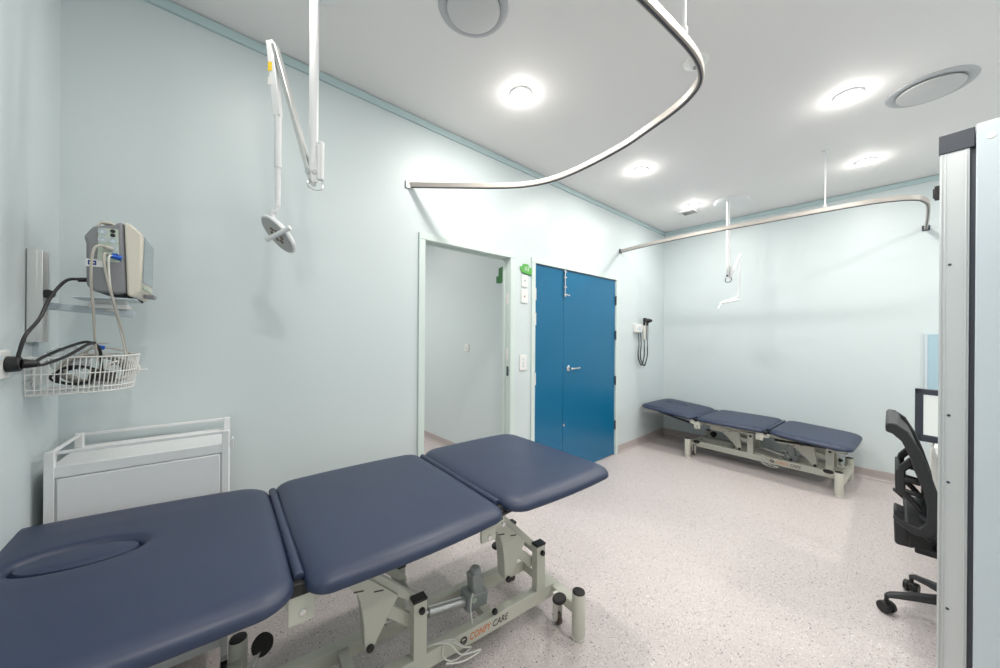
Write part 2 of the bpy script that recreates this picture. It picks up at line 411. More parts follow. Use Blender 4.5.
b = nb(); box(b, (-.002, -.006, .01), (.045, .014, .045)); obj('wall_bracket', b, 'dark', t, bevel=.002)
b = nb(); box(b, Vector((XR-.006, -.20, TZ+.01))-base, (.014, .045, .045)); obj('wall_bracket', b, 'dark', t, bevel=.002)
b = nb(); hx, hy = 3.524, .328
cyl(b, Vector((hx, hy, TZ+.02))-base, Vector((hx, hy, CEIL))-base, .0055, seg=12); cyl(b, Vector((hx, hy, TZ+.02))-base, Vector((hx, hy, TZ+.045))-base, .011, seg=14)
lathe(b, [(0, 0), (.024, 0), (.022, -.006), (.006, -.009), (0, -.009)], Vector((hx, hy, CEIL))-base, seg=20); obj('ceiling_hanger', b, 'white', t)

# ------------------------------------------------------------------ examination couches
def rr(w, l, r, n=10):
    """rounded rectangle outline: w along x (length), l along y"""
    o = []; r = min(r, w/2-1e-4, l/2-1e-4)
    for cx, cy, a in ((w/2-r, l/2-r, 0), (-w/2+r, l/2-r, 90), (-w/2+r, -l/2+r, 180), (w/2-r, -l/2+r, 270)):
        for k in range(n+1):
            o.append((cx+r*math.cos(R(a+90*k/n)), cy+r*math.sin(R(a+90*k/n))))
        # intermediate points on the straight run
        nx_ = {0: (-w/2+r, l/2), 90: (-w/2, -l/2+r), 180: (w/2-r, -l/2), 270: (w/2, l/2-r)}[a]
        x, y = o[-1]
        for k in range(1, 6): o.append((x+(nx_[0]-x)*k/6, y+(nx_[1]-y)*k/6))
    return o
def pad_mesh(L, W, th, rc, hole=None):
    bm = nb(); rings = []
    def bow(pts, ins):
        o = []
        for x, y in pts:
            fy_ = max(0, 1-(2*x/L)**2); fx_ = max(0, 1-(2*y/W)**2)
            o.append((x+(.006*fx_ if abs(x) > L/2-.05 else 0)*(1 if x > 0 else -1), y+.016*fy_*(2*y/W)))
        return o
    e = th*.90; sp = .070
    steps = [(.004, 0.0), (0.0, .005)]
    for k in range(0, 10): a = R(10*k); steps.append((sp*(1-math.cos(a))**1.25, th-e+e*math.sin(a)))
    for ins, z in steps:
        rings.append([(x, y, z) for x, y in bow(rr(L-2*ins, W-2*ins, max(rc-ins*.3, .01)), ins)])
    last = rings[-1]; ztop = steps[-1][1]
    N = len(last)
    crown = .005
    if hole is None:
        for k in range(1, 8):
            s = 1-k/8
            rings.append([(x*s, y*s, ztop+crown*(1-s*s)) for x, y, z in last])
        cap = True
    else:
        hx, hy, ha, hb = hole
        ang = [math.atan2((y-hy)/(W/2), (x-hx)/(L/2)) for x, y, z in last]
        # ellipse points by true angle
        def ell(f, z, off=0):
            return [(hx+(ha+off)*math.cos(a2), hy+(hb+off)*math.sin(a2), z) for a2 in ang]
        E0 = ell(1, 0, .030)
        for k in range(1, 8):
            s = k/8
            rings.append([(x+(ex-x)*s, y+(ey-y)*s, ztop+crown*min(1, 2*s)*(1 if s < .99 else 1)) for (x, y, z), (ex, ey, _) in zip(last, E0)])
        for off, z in ((.030, ztop+crown), (.018, ztop+crown-.001), (.008, ztop+crown-.006), (.001, ztop+crown-.016), (-.002, ztop-.03), (-.002, .012)):
            rings.append(ell(1, z, off))
        cap = False
    V = [[bm.verts.new(p) for p in r] for r in rings]
    for A, B in zip(V, V[1:]):
        for i in range(N): bm.faces.new((A[i], A[(i+1) % N], B[(i+1) % N], B[i]))
    bm.faces.new(V[0][::-1])
    if cap:
        c = bm.verts.new((0, 0, ztop+crown))
        for i in range(N): bm.faces.new((V[-1][i], V[-1][(i+1) % N], c))
    else: bm.faces.new(V[-1])
    return bm

def couch(label, loc, rotz, top, secs, crank_deg, W=.69, twist=0.0):
    """x along the length, -y the near side; secs = (x0,x1,dz at outer end)"""
    t = thing('examination_couch', label, 'examination couch', loc, rotz, 'blue examination couches')
    TH = .043; zb = top-TH-.005
    # ---- base
    for s in (-1, 1):
        b = nb(); bx(b, -.60, .60, s*.105-.02, s*.105+.02, .092, .152); rail = obj('base_rail', b, 'cream', t, bevel=.003)
        if s == -1:
            y = -.1255
            text_obj('maker_lettering', 'CONFY', .037, 'orange', rail, (.137, y, .110), (R(90), 0, 0), shear=.25, sx=.80)
            text_obj('maker_lettering', 'CARE', .037, 'brown', rail, (.246, y, .110), (R(90), 0, 0), shear=.25, sx=.86)
            e = nb(); lathe(e, [(.009, 0), (.016, 0), (.016, .0012), (.009, .0012), (.009, 0)], (.113, y+.001, .122), (0, -1, 0), 24); bx(e, .105, .121, y-.0003, y+.0008, .116, .122); obj('maker_emblem', e, 'brown', rail)
    for s in (-1, 1):
        b = nb(); bx(b, s*.605-.022, s*.605+.022, -.25, .25, .098, .143); obj('cross_beam', b, 'cream', t, bevel=.003)
    for x_ in (.2575, -.28):
        b = nb(); bx(b, x_-.018, x_+.018, -.09, .09, .10, .14); obj('centre_brace', b, 'cream', t, bevel=.002)
    for sx in (-1, 1):
        for sy in (-1, 1):
            x, y = sx*.596, sy*.277
            b = nb(); lathe(b, [(0, .014), (.0275, .014), (.0285, .018), (.0285, .196), (.027, .199), (0, .199)], (x, y, 0), seg=28)
            ft = obj('foot_post', b, 'cream', t)
            b = nb(); lathe(b, [(0, .197), (.0275, .197), (.026, .203), (.018, .206), (0, .207)], (x, y, 0), seg=28); obj('foot_cap', b, 'rubber', ft)
            b = nb(); lathe(b, [(0, 0), (.026, 0), (.028, .004), (.028, .011), (.0288, .013), (0, .015)], (x, y, 0), seg=28); obj('foot_pad', b, 'creamwhite', ft)
            # retractable castor with fork and pedal
            cx, cy = x-sx*.022, y-sy*.105
            b = nb()
            for d in (-.014, .014): prism(b, [(-.018, .135), (.018, .135), (.014, .03), (.004, .018), (-.008, .02), (-.014, .04)], lambda a, z, q, cx=cx, cy=cy: (cx+q, cy+a, z), d-.0015, d+.0015)
            bx(b, cx-.0155, cx+.0155, cy-.018, cy+.018, .128, .140)
            fk = obj('castor_fork', b, 'creamwhite', t, bevel=.001)
            b = nb(); lathe(b, [(0, -.009), (.020, -.009), (.026, -.006), (.027, 0), (.026, .006), (.020, .009), (0, .009)], (cx, cy, .0285), (1, 0, 0), 24); obj('wheel', b, 'wheel', fk)
            px_, py_ = x-sx*.072, y-sy*.045
            b = nb()
            q = [(px_+.034*math.cos(a), py_+.024*math.sin(a)) for a in [2*math.pi*k/24 for k in range(24)]]
            for (zz, sc) in (): pass
            prev = None
            rings = []
            for dz, sc in ((0, .85), (.005, 1), (.012, 1), (.017, .86)):
                rings.append([b.verts.new((px_+(vx-px_)*sc, py_+(vy-py_)*sc, .165+dz+(vy-py_)*(.9 if sy > 0 and sx < 0 else .12))) for vx, vy in q])
            for A, B in zip(rings, rings[1:]):
                for i in range(24): b.faces.new((A[i], A[(i+1) % 24], B[(i+1) % 24], B[i]))
            b.faces.new(rings[0]); b.faces.new(rings[-1])
            pd = obj('castor_pedal', b, 'rubber', t)
            b = nb(); beam(b, (px_, py_, .167), (cx, cy, .138), .014, .006); obj('pedal_lever', b, 'creamwhite', pd)
    # ---- uprights with caps and knobs, cranks with gussets
    PIV = .312
    rc = R(crank_deg)
    def rot(a, z, x0): return (x0+a*math.cos(rc)-z*math.sin(rc), PIV+a*math.sin(rc)+z*math.cos(rc))
    for x in (-.065, .515):
        for s in (-1, 1):
            y = s*.108
            b = nb(); bx(b, x-.025, x+.025, y-.018, y+.018, .150, .352); up = obj('upright', b, 'cream', t, bevel=.002)
            b = nb(); bx(b, x-.0265, x+.0265, y-.0195, y+.0195, .350, .360); obj('end_cap', b, 'black', up, bevel=.002)
            b = nb(); lathe(b, [(0, 0), (.0115, 0), (.0115, .008), (.009, .012), (0, .013)], (x+.004, y+s*.018, PIV+.008), (0, s, 0), 18); obj('pivot_cap', b, 'black', up)
        # crank between the uprights: two box arms + gusset plate box
        for s in (-1, 1):
            y0, y1 = s*.060, s*.086
            b = nb(); f = lambda a, z, q, x=x: (*[rot(a, z, x)[0]], q, rot(a, z, x)[1])
            prism(b, [(.020, -.018), (.018, .018), (-.266, .300), (-.300, .275)], f, y0, y1)
            arm = obj('lift_arm', b, 'cream', t, bevel=.003)
            # second link
            ax, az = rot(-.06, -.0, x); bxx, bz = rot(-.19, .13, x)
            b = nb(); f0 = Vector((x-.01, s*.072, .255)); f1 = Vector((*rot(-.17, .085, x)[:1], s*.072, rot(-.17, .085, x)[1]))
            beam(b, f0, f1, .022, .040, up=(0, 0, 1)); obj('lower_link', b, 'cream', t, bevel=.003)
            # gusset with concave edge
            edge = [(-.285, .205), (-.235, .170), (-.212, .140), (-.200, .105), (-.193, .065), (-.188, .020), (-.186, -.025), (-.184, -.055)]
            poly = [(-.070, .075), (-.262, .262), (-.298, .233)]+edge+[(-.172, -.072), (-.160, -.070), (-.150, -.055), (-.080, .060)]
            if s > 0: continue
            b = nb(); prism(b, poly, f, -.042, y1+s*.012)
            g = obj('gusset_plate', b, 'cream', t, bevel=.003)
            for sa, sz in ((-.205, .150), (-.140, .125)):
                b = nb(); prism(b, [(sa-.016, sz+.002), (sa+.016, sz-.005), (sa+.016, sz-.010), (sa-.016, sz-.003)], f, y1+s*.0118, y1+s*.0128); obj('slot', b, 'brown', g)
            px2, pz2 = rot(-.168, -.058, x)
            b = nb(); lathe(b, [(0, 0), (.0125, 0), (.0125, .008), (.009, .012), (0, .013)], (px2, y1+s*.012, pz2), (0, s, 0), 18); obj('pin_cap', b, 'black', g)
    # torsion tubes between arms
    for x in (-.065, .515):
        for q, w_, r_ in ((rot(-.28, .285, x), .10, .016), (rot(-.168, -.052, x), .09, .011), ((x, PIV), .09, .014)):
            b = nb(); cyl(b, (q[0], -w_, q[1]), (q[0], w_ if r_ > .012 else -.035, q[1]), r_); obj('pivot_tube', b, 'cream', t)
    # actuator
    qa = rot(-.168, -.052, -.065)
    b = nb(); cyl(b, (qa[0], 0, qa[1]), (.02, 0, .195), .010); cyl(b, (.02, 0, .195), (.19, 0, .165), .019); obj('actuator_tube', b, 'alu', t)
    b = nb(); box(b, (.235, 0, .165), (.10, .075, .070), (0, R(8), 0)); box(b, (.235, -.008, .235), (.052, .055, .095), (0, R(-8), 0)); cyl(b, (.236, -.008, .275), (.236, -.008, .30), .026, .022)
    mo = obj('actuator_motor', b, 'grey', t, bevel=.008, seg=3)
    b = nb(); lathe(b, [(0, 0), (.011, 0), (.011, .003), (0, .004)], (.215, -.036, .178), (0, -1, 0), 16); obj('motor_badge', b, 'panelgreen', mo)
    b = nb(); lathe(b, [(0, 0), (.012, 0), (.012, .008), (.009, .012), (0, .013)], (.255, -.127, .175), (0, -1, 0), 18); obj('actuator_pin', b, 'black', mo)
    b = nb()
    tube(b, [(.205, -.04, .20), (.185, -.07, .24), (.165, -.09, .20), (.16, -.11, .14), (.12, -.125, .10), (.06, -.13, .158), (.0, -.12, .165), (-.03, -.11, .16)], .003, 6)
    tube(b, [(.0, -.11, .157), (.05, -.13, .156), (.10, -.145, .12), (.14, -.135, .09), (.06, -.14, .085), (.02, -.135, .12), (.03, -.125, .156)], .003, 6)
    tube(b, [(-.03, -.10, .158), (.04, -.14, .16), (.09, -.15, .10), (.17, -.16, .085), (.10, -.15, .07), (.03, -.14, .09)], .003, 6)
    obj('motor_cable', b, 'cable_w', t)
    # ---- top subframe
    zt = zb-.012
    zf = rot(-.28, .285, .515)[1]
    zs = zt-.05
    b = nb()
    m0, m1 = secs[1][0]+.01, secs[1][1]-.01
    for s in (-1, 1): bx(b, m0, m1, s*.155-.018, s*.155+.018, zt-.035, zt)
    for x in (m0+.02, m1-.02): bx(b, x-.018, x+.018, -.30, .30, zt-.035, zt)
    for x in (-.065, .515):
        q = rot(-.28, .285, x)
        for s in (-1, 1): bx(b, q[0]-.02, q[0]+.02, s*.105-.004, s*.105+.004, q[1]-.02, max(zt-.02, q[1]+.02))
        bx(b, min(q[0]-.02, m0), q[0]+.02, -.11, -.09, zt-.035, zt-.005); bx(b, min(q[0]-.02, m0), q[0]+.02, .09, .11, zt-.035, zt-.005)
    obj('top_frame', b, 'cream', t, bevel=.003)
    # hinge plates at both gaps
    for gx, sd in ((m0-.003, -1), (m1-.030, 1)):
        for s in (-1, 1):
            y = s*.318+YOFF
            b = nb(); bx(b, gx-.028, gx+.030, y-.006, y+.006, zt-(.075 if sd < 0 else .062), zt+.005)
            hp = obj('hinge_plate', b, 'cream', t, bevel=.002)
            b = nb(); prism(b, [(gx+sd*.0, zt-.045), (gx+sd*.070, zt-.028), (gx+sd*.080, zt-.012), (gx+sd*.070, zt+.002), (gx+sd*.0, zt+.002)], lambda a, z, q: (a, q, z), y-s*.012, y-s*.006); obj('hinge_link', b, 'cream', hp)
            for bxp, bzp in ((gx+.004, zt-.047), (gx+sd*.062, zt-.020)):
                b = nb(); lathe(b, [(0, 0), (.009, 0), (.008, .004), (.004, .005), (0, .005)], (bxp, y+s*.006, bzp), (0, s, 0), 12); obj('bolt', b, 'chrome', hp)
            b = nb(); bx(b, gx-.010+sd*(.012 if sd < 0 else .045), gx+.012+sd*(.012 if sd < 0 else .045), y-.012, y+.012, zt-.002, zb+.016); obj('hinge_spacer', b, 'black', hp, bevel=.002)
    # ---- padded sections
    for i, (x0, x1, dz) in enumerate(secs):
        L = x1-x0; cx = (x0+x1)/2
        tilt = 0; zc = zb
        if dz:
            tilt = math.atan2(dz, L)*(1 if i == 0 else -1); zc = zb+dz/2
        hole = None
        if i == 0:
            hole = (x0+.240-cx, .066, .113, .057)
        rcn = (.075, .050, .070)[i]
        b = pad_mesh(L, W, TH, rcn, hole)
        nm = ('head_pad', 'middle_pad', 'foot_pad_section')[i]
        tw = R(twist); mid_ = (secs[1][0]+secs[1][1])/2
        pd = obj(nm, b, 'navy', t, loc=(mid_+(cx-mid_)*math.cos(tw), YOFF+(cx-mid_)*math.sin(tw), zc), rot=(0, tilt, tw))
        b = nb()
        o = rr(L-.06, W-.07, .07)
        prism(b, o, lambda a, q, z: (a, q, z), -.012, .003)
        obj('base_board', b, 'under', pd)
        if i == 0:
            # face-hole plug: oval cushion
            b = nb(); lathe(b, [(0, .037), (.5, .0372), (.78, .0355), (.92, .031), (.965, .022), (.965, .0), (0, .0)], seg=40)
            bmesh.ops.transform(b, matrix=Matrix.Translation((hole[0], hole[1], .010)) @ Matrix.Diagonal((hole[2], hole[3], 1, 1)), verts=b.verts)
            obj('face_hole_plug', b, 'navy', pd)
        if i < 2:
            b = nb(); cyl(b, (L/2+.0140, -W/2+.080, .021), (L/2+.0140, W/2-.050, .021), .0125, seg=20); rl = obj('gap_roll', b, 'navy', pd, bevel=.004)
            b = nb(); bx(b, L/2-.010, L/2+.034, -W/2+.06, W/2-.06, -.014, .012); obj('hinge_bar', b, 'under', rl)
        if i != 1:
            # steel frame under the pad and gas strut
            sd = 1 if i == 2 else -1
            b = nb()
            for s in (-1, 1): bx(b, -L/2+.05, L/2-.03, s*.20-.012, s*.20+.012, -.036, -.012)
            bx(b, sd*(L/2-.06)-.012, sd*(L/2-.06)+.012, -.21, .21, -.036, -.012)
            obj('section_frame', b, 'creamwhite', pd, bevel=.002)
            for s in (-1, 1):
                b = nb(); cyl(b, (-sd*(L/2-.03), s*.235, -.065), (sd*.12, s*.235, -.026), .011, seg=12)
                gs = obj('gas_strut', b, 'black', pd)
                b = nb(); cyl(b, (sd*.12, s*.235, -.026), (sd*.19, s*.235, -.018), .005, seg=10); obj('strut_rod', b, 'chrome', gs)
            b = nb(); tube(b, [(sd*.05, -.20, -.03), (sd*(L/2-.05), -.285, -.036), (sd*(L/2-.05), -.10, -.05)], .006, 8, 4); obj('release_lever', b, 'creamwhite', pd)
    return t
YOFF = .014
couch('near examination couch with navy padded top and raised cream frame, face hole plug in front',
      (.70, 1.232, 0), R(-6.2), .722, [(-1.155, -.492, .034), (-.466, .142, 0), (.169, .775, -.004)], 0, .745, 3.0)
couch('low examination couch with navy padded top standing along the far wall',
      (4.302, .855, 0), R(-93.1), .468, [(-1.125, -.53, .048), (-.497, .098, 0), (.128, .675, -.036)], 38)

# ------------------------------------------------------------------ white trolley in the corner
t = thing('instrument_trolley', 'white metal trolley with gallery rails in corner behind the near couch', 'trolley', (-.098, 1.845, 0), R(-4.5))
TW, TD, TH_ = .452, .28, .936
hx, hy = TW/2, TD/2
for sx in (-1, 1):
    for sy in (-1, 1):
        x, y = sx*(hx-.012), sy*(hy-.012)
        b = nb(); bx(b, x-.011, x+.011, y-.010, y+.010, .075, TH_); p = obj('corner_post', b, 'white', t, bevel=.002)
        b = nb(); bx(b, x-.009, x+.009, y-.011, y+.011, .055, .075); cyl(b, (x, y, .05), (x, y, .08), .006)
        for d in (-.011, .011): bx(b, x+d-.0015, x+d+.0015, y-.014, y+.014, .022, .058)
        ck = obj('castor_fork', b, 'alu', p)
        b = nb(); cyl(b, (x-.009, y, .027), (x+.009, y, .027), .027, seg=24); obj('wheel', b, 'rubber', ck, bevel=.002)
for (p0, p1) in (((-hx+.01, -hy+.012), (hx-.01, -hy+.012)), ((-hx+.01, hy-.012), (hx-.01, hy-.012)), ((-hx+.012, -hy+.01), (-hx+.012, hy-.01))):
    b = nb(); beam(b, (*p0, TH_-.006), (*p1, TH_-.006), .008, .010); obj('gallery_rail', b, 'white', t, bevel=.0015)
b = nb(); bx(b, -hx+.004, hx-.004, -hy+.004, hy-.004, .868, .882)
for s in (-1, 1): bx(b, -hx+.02, hx-.02, s*(hy-.006)-.003, s*(hy-.006)+.003, .853, .888)
obj('top_tray', b, 'white', t, bevel=.002)
b = nb(); bx(b, -hx+.012, hx-.012, -hy+.010, hy-.010, .11, .866); bd = obj('body', b, 'white', t)
z = .849
for k, h_ in enumerate((.20, .20, .16, .16)):
    b = nb(); bx(b, -hx+.028, hx-.028, -hy+.001, -hy+.014, z-h_+.004, z); dr = obj('drawer_front', b, 'white', t, bevel=.002)
    b = nb(); bx(b, -.06, .06, -hy-.016, -hy-.010, z-h_*.55-.006, z-h_*.55+.006)
    for s in (-.05, .05): bx(b, s-.005, s+.005, -hy-.011, -hy+.002, z-h_*.55-.005, z-h_*.55+.005)
    if k: obj('drawer_handle', b, 'alu', dr, bevel=.001)
    else: b.free()
    z -= h_
b = nb(); bx(b, hx, hx+.010, -.12, -.10, .865, .895); bx(b, hx+.008, hx+.012, -.125, -.095, .858, .900); obj('side_hook', b, 'white', t, bevel=.001)

# ------------------------------------------------------------------ monitor, bracket, basket, cables on the left wall
t = thing('wall_rail_mount', 'grey aluminium wall rail with arm carrying the patient monitor', 'wall mount', (XL, 1.70, 1.277))
b = nb(); bx(b, .002, .022, -.030, .030, 0, .275); bx(b, .020, .032, -.030, -.022, 0, .275); bx(b, .020, .032, .022, .030, 0, .275); obj('rail', b, 'alu', t, bevel=.0015)
b = nb(); bx(b, .0, .012, .036, .075, -.06, .265); obj('back_channel', b, 'cabinet', t, bevel=.001)
b = nb(); beam(b, (.02, .02, .112), (.215, .04, .093), .03, .022); arm = obj('support_arm', b, 'cabinet', t, bevel=.003)
b = nb(); cyl(b, (.04, .01, .145), (.04, -.03, .145), .008); cyl(b, (.04, -.01, .145), (.04, -.026, .145), .013, seg=12); obj('clamp_knob', b, 'black', arm)
b = nb(); bx(b, .12, .205, -.030, .05, .108, .122); cyl(b, (.165, .01, .10), (.165, .01, .138), .017); bx(b, .13, .200, -.02, .04, .122, .137); obj('tilt_bracket', b, 'plastic', arm, bevel=.002)
b = nb(); bx(b, .09, .225, -.075, .10, .136, .141); obj('mounting_plate', b, 'cabinet', t, bevel=.001)

mo = thing('patient_monitor', 'grey and cream vital signs monitor on the wall arm above wire basket', 'medical monitor', (-.20, 1.615, 1.428), R(-3))
fp = lambda a, z, q: (a, q, z)
MW = .235
side = [(-.035, .022), (-.036, .15), (-.041, .17), (-.022, .205), (.020, .216), (.030, .225), (.042, .228), (.050, .005), (.030, .0), (-.018, .004)]
b = nb(); prism(b, side, fp, 0, MW); case = obj('rear_case', b, 'mongrey', mo, bevel=.008, seg=3)
b = nb(); prism(b, [(.0435, .230), (.060, .224), (.086, .195), (.082, .02), (.066, -.008), (.0515, -.002)], fp, -.003, MW+.003); fr = obj('front_bezel', b, 'moncream', mo, bevel=.006, seg=3)
b = nb(); prism(b, [(.0640, .2205), (.0875, .1925), (.0845, .045), (.078, .045), (.078, .19), (.060, .212)], fp, .020, MW-.020); obj('screen', b, 'screen', fr)
b = nb(); 
for k in range(5): bx(b, .0815, .0865, .03+k*.036, .052+k*.036, .022, .034)
obj('key_row', b, 'panelgreen', fr, bevel=.001)
b = nb(); bx(b, .076, .100, .10, .17, .0, .012); obj('front_latch', b, 'mongrey', fr, bevel=.002)
b = nb(); prism(b, [(-.012, .100), (.034, .100), (.031, .203), (-.010, .200)], fp, -.0022, .001); pnl = obj('connector_panel', b, 'panelgreen', mo)
for cx_, cz_ in ((-.001, .190), (-.001, .165), (.021, .165), (.021, .142)):
    b = nb(); lathe(b, [(.0075, 0), (.0098, 0), (.0098, .0035), (.0075, .0035), (.0075, 0)], (cx_, -.002, cz_), (0, -1, 0), 20); lathe(b, [(0, 0), (.006, 0), (.006, .002), (0, .002)], (cx_, -.002, cz_), (0, -1, 0), 14)
    obj('connector', b, 'cabinet', pnl)
for cz_ in (.195, .182):
    b = nb(); lathe(b, [(0, 0), (.0055, 0), (.0055, .003), (0, .003)], (.020, -.002, cz_), (0, -1, 0), 14); obj('jack_socket', b, 'black', pnl)
b = nb(); bx(b, -.035, .006, -.0015, .001, .080, .103); st = obj('asset_sticker', b, 'plastic', mo)
b = nb(); bx(b, -.031, -.014, -.0022, -.001, .085, .099); obj('sticker_emblem', b, 'tagblue', st)
b = nb(); bx(b, -.028, -.017, -.0027, -.002, .0905, .0935); obj('sticker_mark', b, 'plastic', st)
b = nb(); 
for a0 in (.002, .022):
    cyl(b, (-.02+a0*.4, .05, .214), (.02, .05, .221), .004) if 0 else None
tube(b, [(-.020, .045, .207), (-.015, .045, .226), (.005, .045, .230), (.020, .045, .222)], .004, 8); tube(b, [(-.020, MW-.045, .207), (-.015, MW-.045, .226), (.005, MW-.045, .230), (.020, MW-.045, .222)], .004, 8)
bx(b, -.012, .010, .04, MW-.04, .225, .232); obj('carry_handle', b, 'moncream', mo, bevel=.002)
for y in (.03, MW-.03):
    b = nb(); bx(b, .05, .062, y-.01, y+.01, -.012, .0); obj('rubber_foot', b, 'black', mo)

# leads hanging from the side panel into the basket
def cableobj(name, paths, r, m, label, cat='cable', seg=7):
    b = nb()
    for p in paths: tube(b, p, r, seg, 7)
    return tag(obj(name, b, m), label, cat)
MP = Vector((-.20, 1.615, 1.428))
c = thing('blood_pressure_hose', 'pale grey blood pressure hose looping from the monitor down to the basket', 'cable', MP)
b = nb(); tube(b, [(.012, -.012, .140), (-.006, -.024, .142), (-.017, -.030, .12), (-.022, -.02, .04), (-.022, .02, -.06), (-.022, .06, -.17), (-.02, .08, -.21)], .0034, 8)
obj('hose', b, 'cable_g', c)
b = nb(); cyl(b, (.018, -.004, .139), (.004, -.014, .142), .0075, .006, seg=14); obj('hose_plug', b, 'cable_g', c)
cableobj('sensor_lead', [[MP+Vector(p) for p in ((.010, -.004, .122), (.004, -.018, .118), (.006, -.022, .08), (.018, -.01, .0), (.030, .03, -.08), (.040, .08, -.17), (.042, .10, -.22))]], .0038, 'cable_g', 'thick grey sensor lead hanging from middle of the monitor side panel')
c = thing('probe_lead', 'thin white lead with blue plug on the monitor side panel', 'cable', MP)
b = nb(); tube(b, [(.022, -.012, .116), (.015, -.022, .114), (.014, -.024, .08), (.018, -.01, 0), (.028, .03, -.08), (.037, .07, -.16), (.04, .09, -.2)], .0026, 8); obj('lead', b, 'cable_w', c)
b = nb(); cyl(b, (.036, -.002, .114), (.018, -.013, .117), .0085, .0065, seg=14); box(b, (.026, -.010, .122), (.012, .01, .006)); obj('blue_plug', b, 'bluep', c)

# wire basket
BZ0, BZ1 = 1.122, 1.232
t = thing('wire_basket', 'white wire basket full of coiled cables on the wall below monitor', 'basket', (XL, 1.765, BZ0))
out = []
def dshape(k):  # outline around the D: starts at wall near side
    pts = [(.004, -.115), (.06, -.120), (.12, -.118), (.17, -.105), (.205, -.07), (.222, -.02), (.222, .03), (.20, .085), (.15, .115), (.08, .125), (.004, .125)]
    return [(x*(1-.06*(1-k)), y*(1-.05*(1-k)), BZ0+k*(BZ1-BZ0)-BZ0) for x, y in pts]
b = nb(); tube(b, dshape(1)+[dshape(1)[0]], .0028, 6, 4); obj('rim', b, 'plastic', t)
b = nb()
for k in (0, .14, .55): tube(b, dshape(k), .0020, 6, 4)
tp = smooth_pts(dshape(1), 5); bt = smooth_pts(dshape(0), 5)
acc = 0; last = None
for i in range(0, len(tp)):
    if last is None or (tp[i]-tp[last]).length > .0095:
        tube(b, [tp[i], bt[i]], .0016, 5, 0); last = i
for j in range(8):
    y = -.09+j*.026; tube(b, [(.004, y, 0), (.205-abs(y)*.5, y, 0)], .0014, 5, 0)
for j in range(6):
    z_ = .02+j*.018; tube(b, [(.004, -.115, z_), (.004, .12, z_)], .0014, 5, 0)
obj('wires', b, 'plastic', t)
b = nb(); bx(b, 0, .006, -.04, .04, .02, .10); obj('back_plate', b, 'plastic', t, bevel=.002)
b = nb(); tube(b, [(.218, -.03, .055), (.242, -.035, .058), (.244, .0, .056), (.22, .01, .054)], .002, 6); obj('end_hook', b, 'plastic', t)
# coiled cables in basket
BC = Vector((XL+.125, 1.765, BZ0))
def coil(cx, cy, cz, r, n, tilt, rr_, name, m, label, lob=.0):
    b = nb(); pts = []
    N = n*12
    for k in range(N+1):
        a = 2*math.pi*k/12
        q = Vector((r*math.cos(a)*(1+.10*math.sin(k*.37)), r*.62*math.sin(a)*(1+.14*math.sin(k*.53)), .010*math.sin(k*1.3)+(k-N/2)*.0006))
        q = Euler(tilt).to_matrix() @ q
        pts.append(BC+Vector((cx, cy, cz))+q)
    tube(b, pts, rr_, 6, 3)
    return tag(obj(name, b, m), label, 'cable')
coil(.0, .0, .058, .074, 8, (R(78), R(8), R(12)), .0042, 'cable_coil', 'cable_g', 'grey coiled cable bulging over the rim of the wire basket')
coil(-.035, -.04, .045, .045, 6, (R(80), 0, R(-8)), .0036, 'cable_coil', 'black', 'black coiled cable low in the near side of the wire basket')
coil(.045, .01, .05, .048, 8, (R(75), R(-10), R(30)), .0040, 'cable_coil', 'cable_w', 'whitish coiled cable at the rounded end of the wire basket')
b = nb(); bx(b, -.030, .030, -.012, .012, -.018, .018)
cuff = obj('blood_pressure_cuff', b, 'brown', loc=tuple(BC+Vector((.02, -.05, .045))), rot=(0, R(12), R(8)), bevel=.006, seg=3); tag(cuff, 'dark folded pressure cuff lying among cables in the basket', 'cuff')
b = nb(); bmesh.ops.create_icosphere(b, subdivisions=3, radius=1.0)
for v in b.verts:
    k = 1+.22*math.sin(9*v.co.x+3*v.co.y)*math.sin(8*v.co.z+5*v.co.y)+random.uniform(-.05, .05); v.co = Vector((v.co.x*.046*k, v.co.y*.04*k, v.co.z*.040*k))
tag(obj('plastic_bag', b, 'bag', loc=tuple(BC+Vector((-.062, .02, .098)))), 'crumpled clear plastic bag poking out at wall side of the basket', 'plastic bag')
c = thing('cable_tie_loop', 'thin grey lead with blue clip arching above the basket rim', 'cable', BC)
b = nb(); tube(b, [(-.06, -.02, .08), (-.02, -.03, .125), (.015, -.03, .135), (.05, -.01, .128), (.085, .02, .105), (.09, .03, .06)], .0028, 6); tube(b, [(-.03, -.02, .10), (.0, -.03, .145), (.03, -.03, .150)], .0022, 6); obj('lead', b, 'cable_g', c)
b = nb(); box(b, (.012, -.033, .137), (.022, .012, .013), (0, R(15), 0)); obj('blue_clip', b, 'bluep', c, bevel=.003)

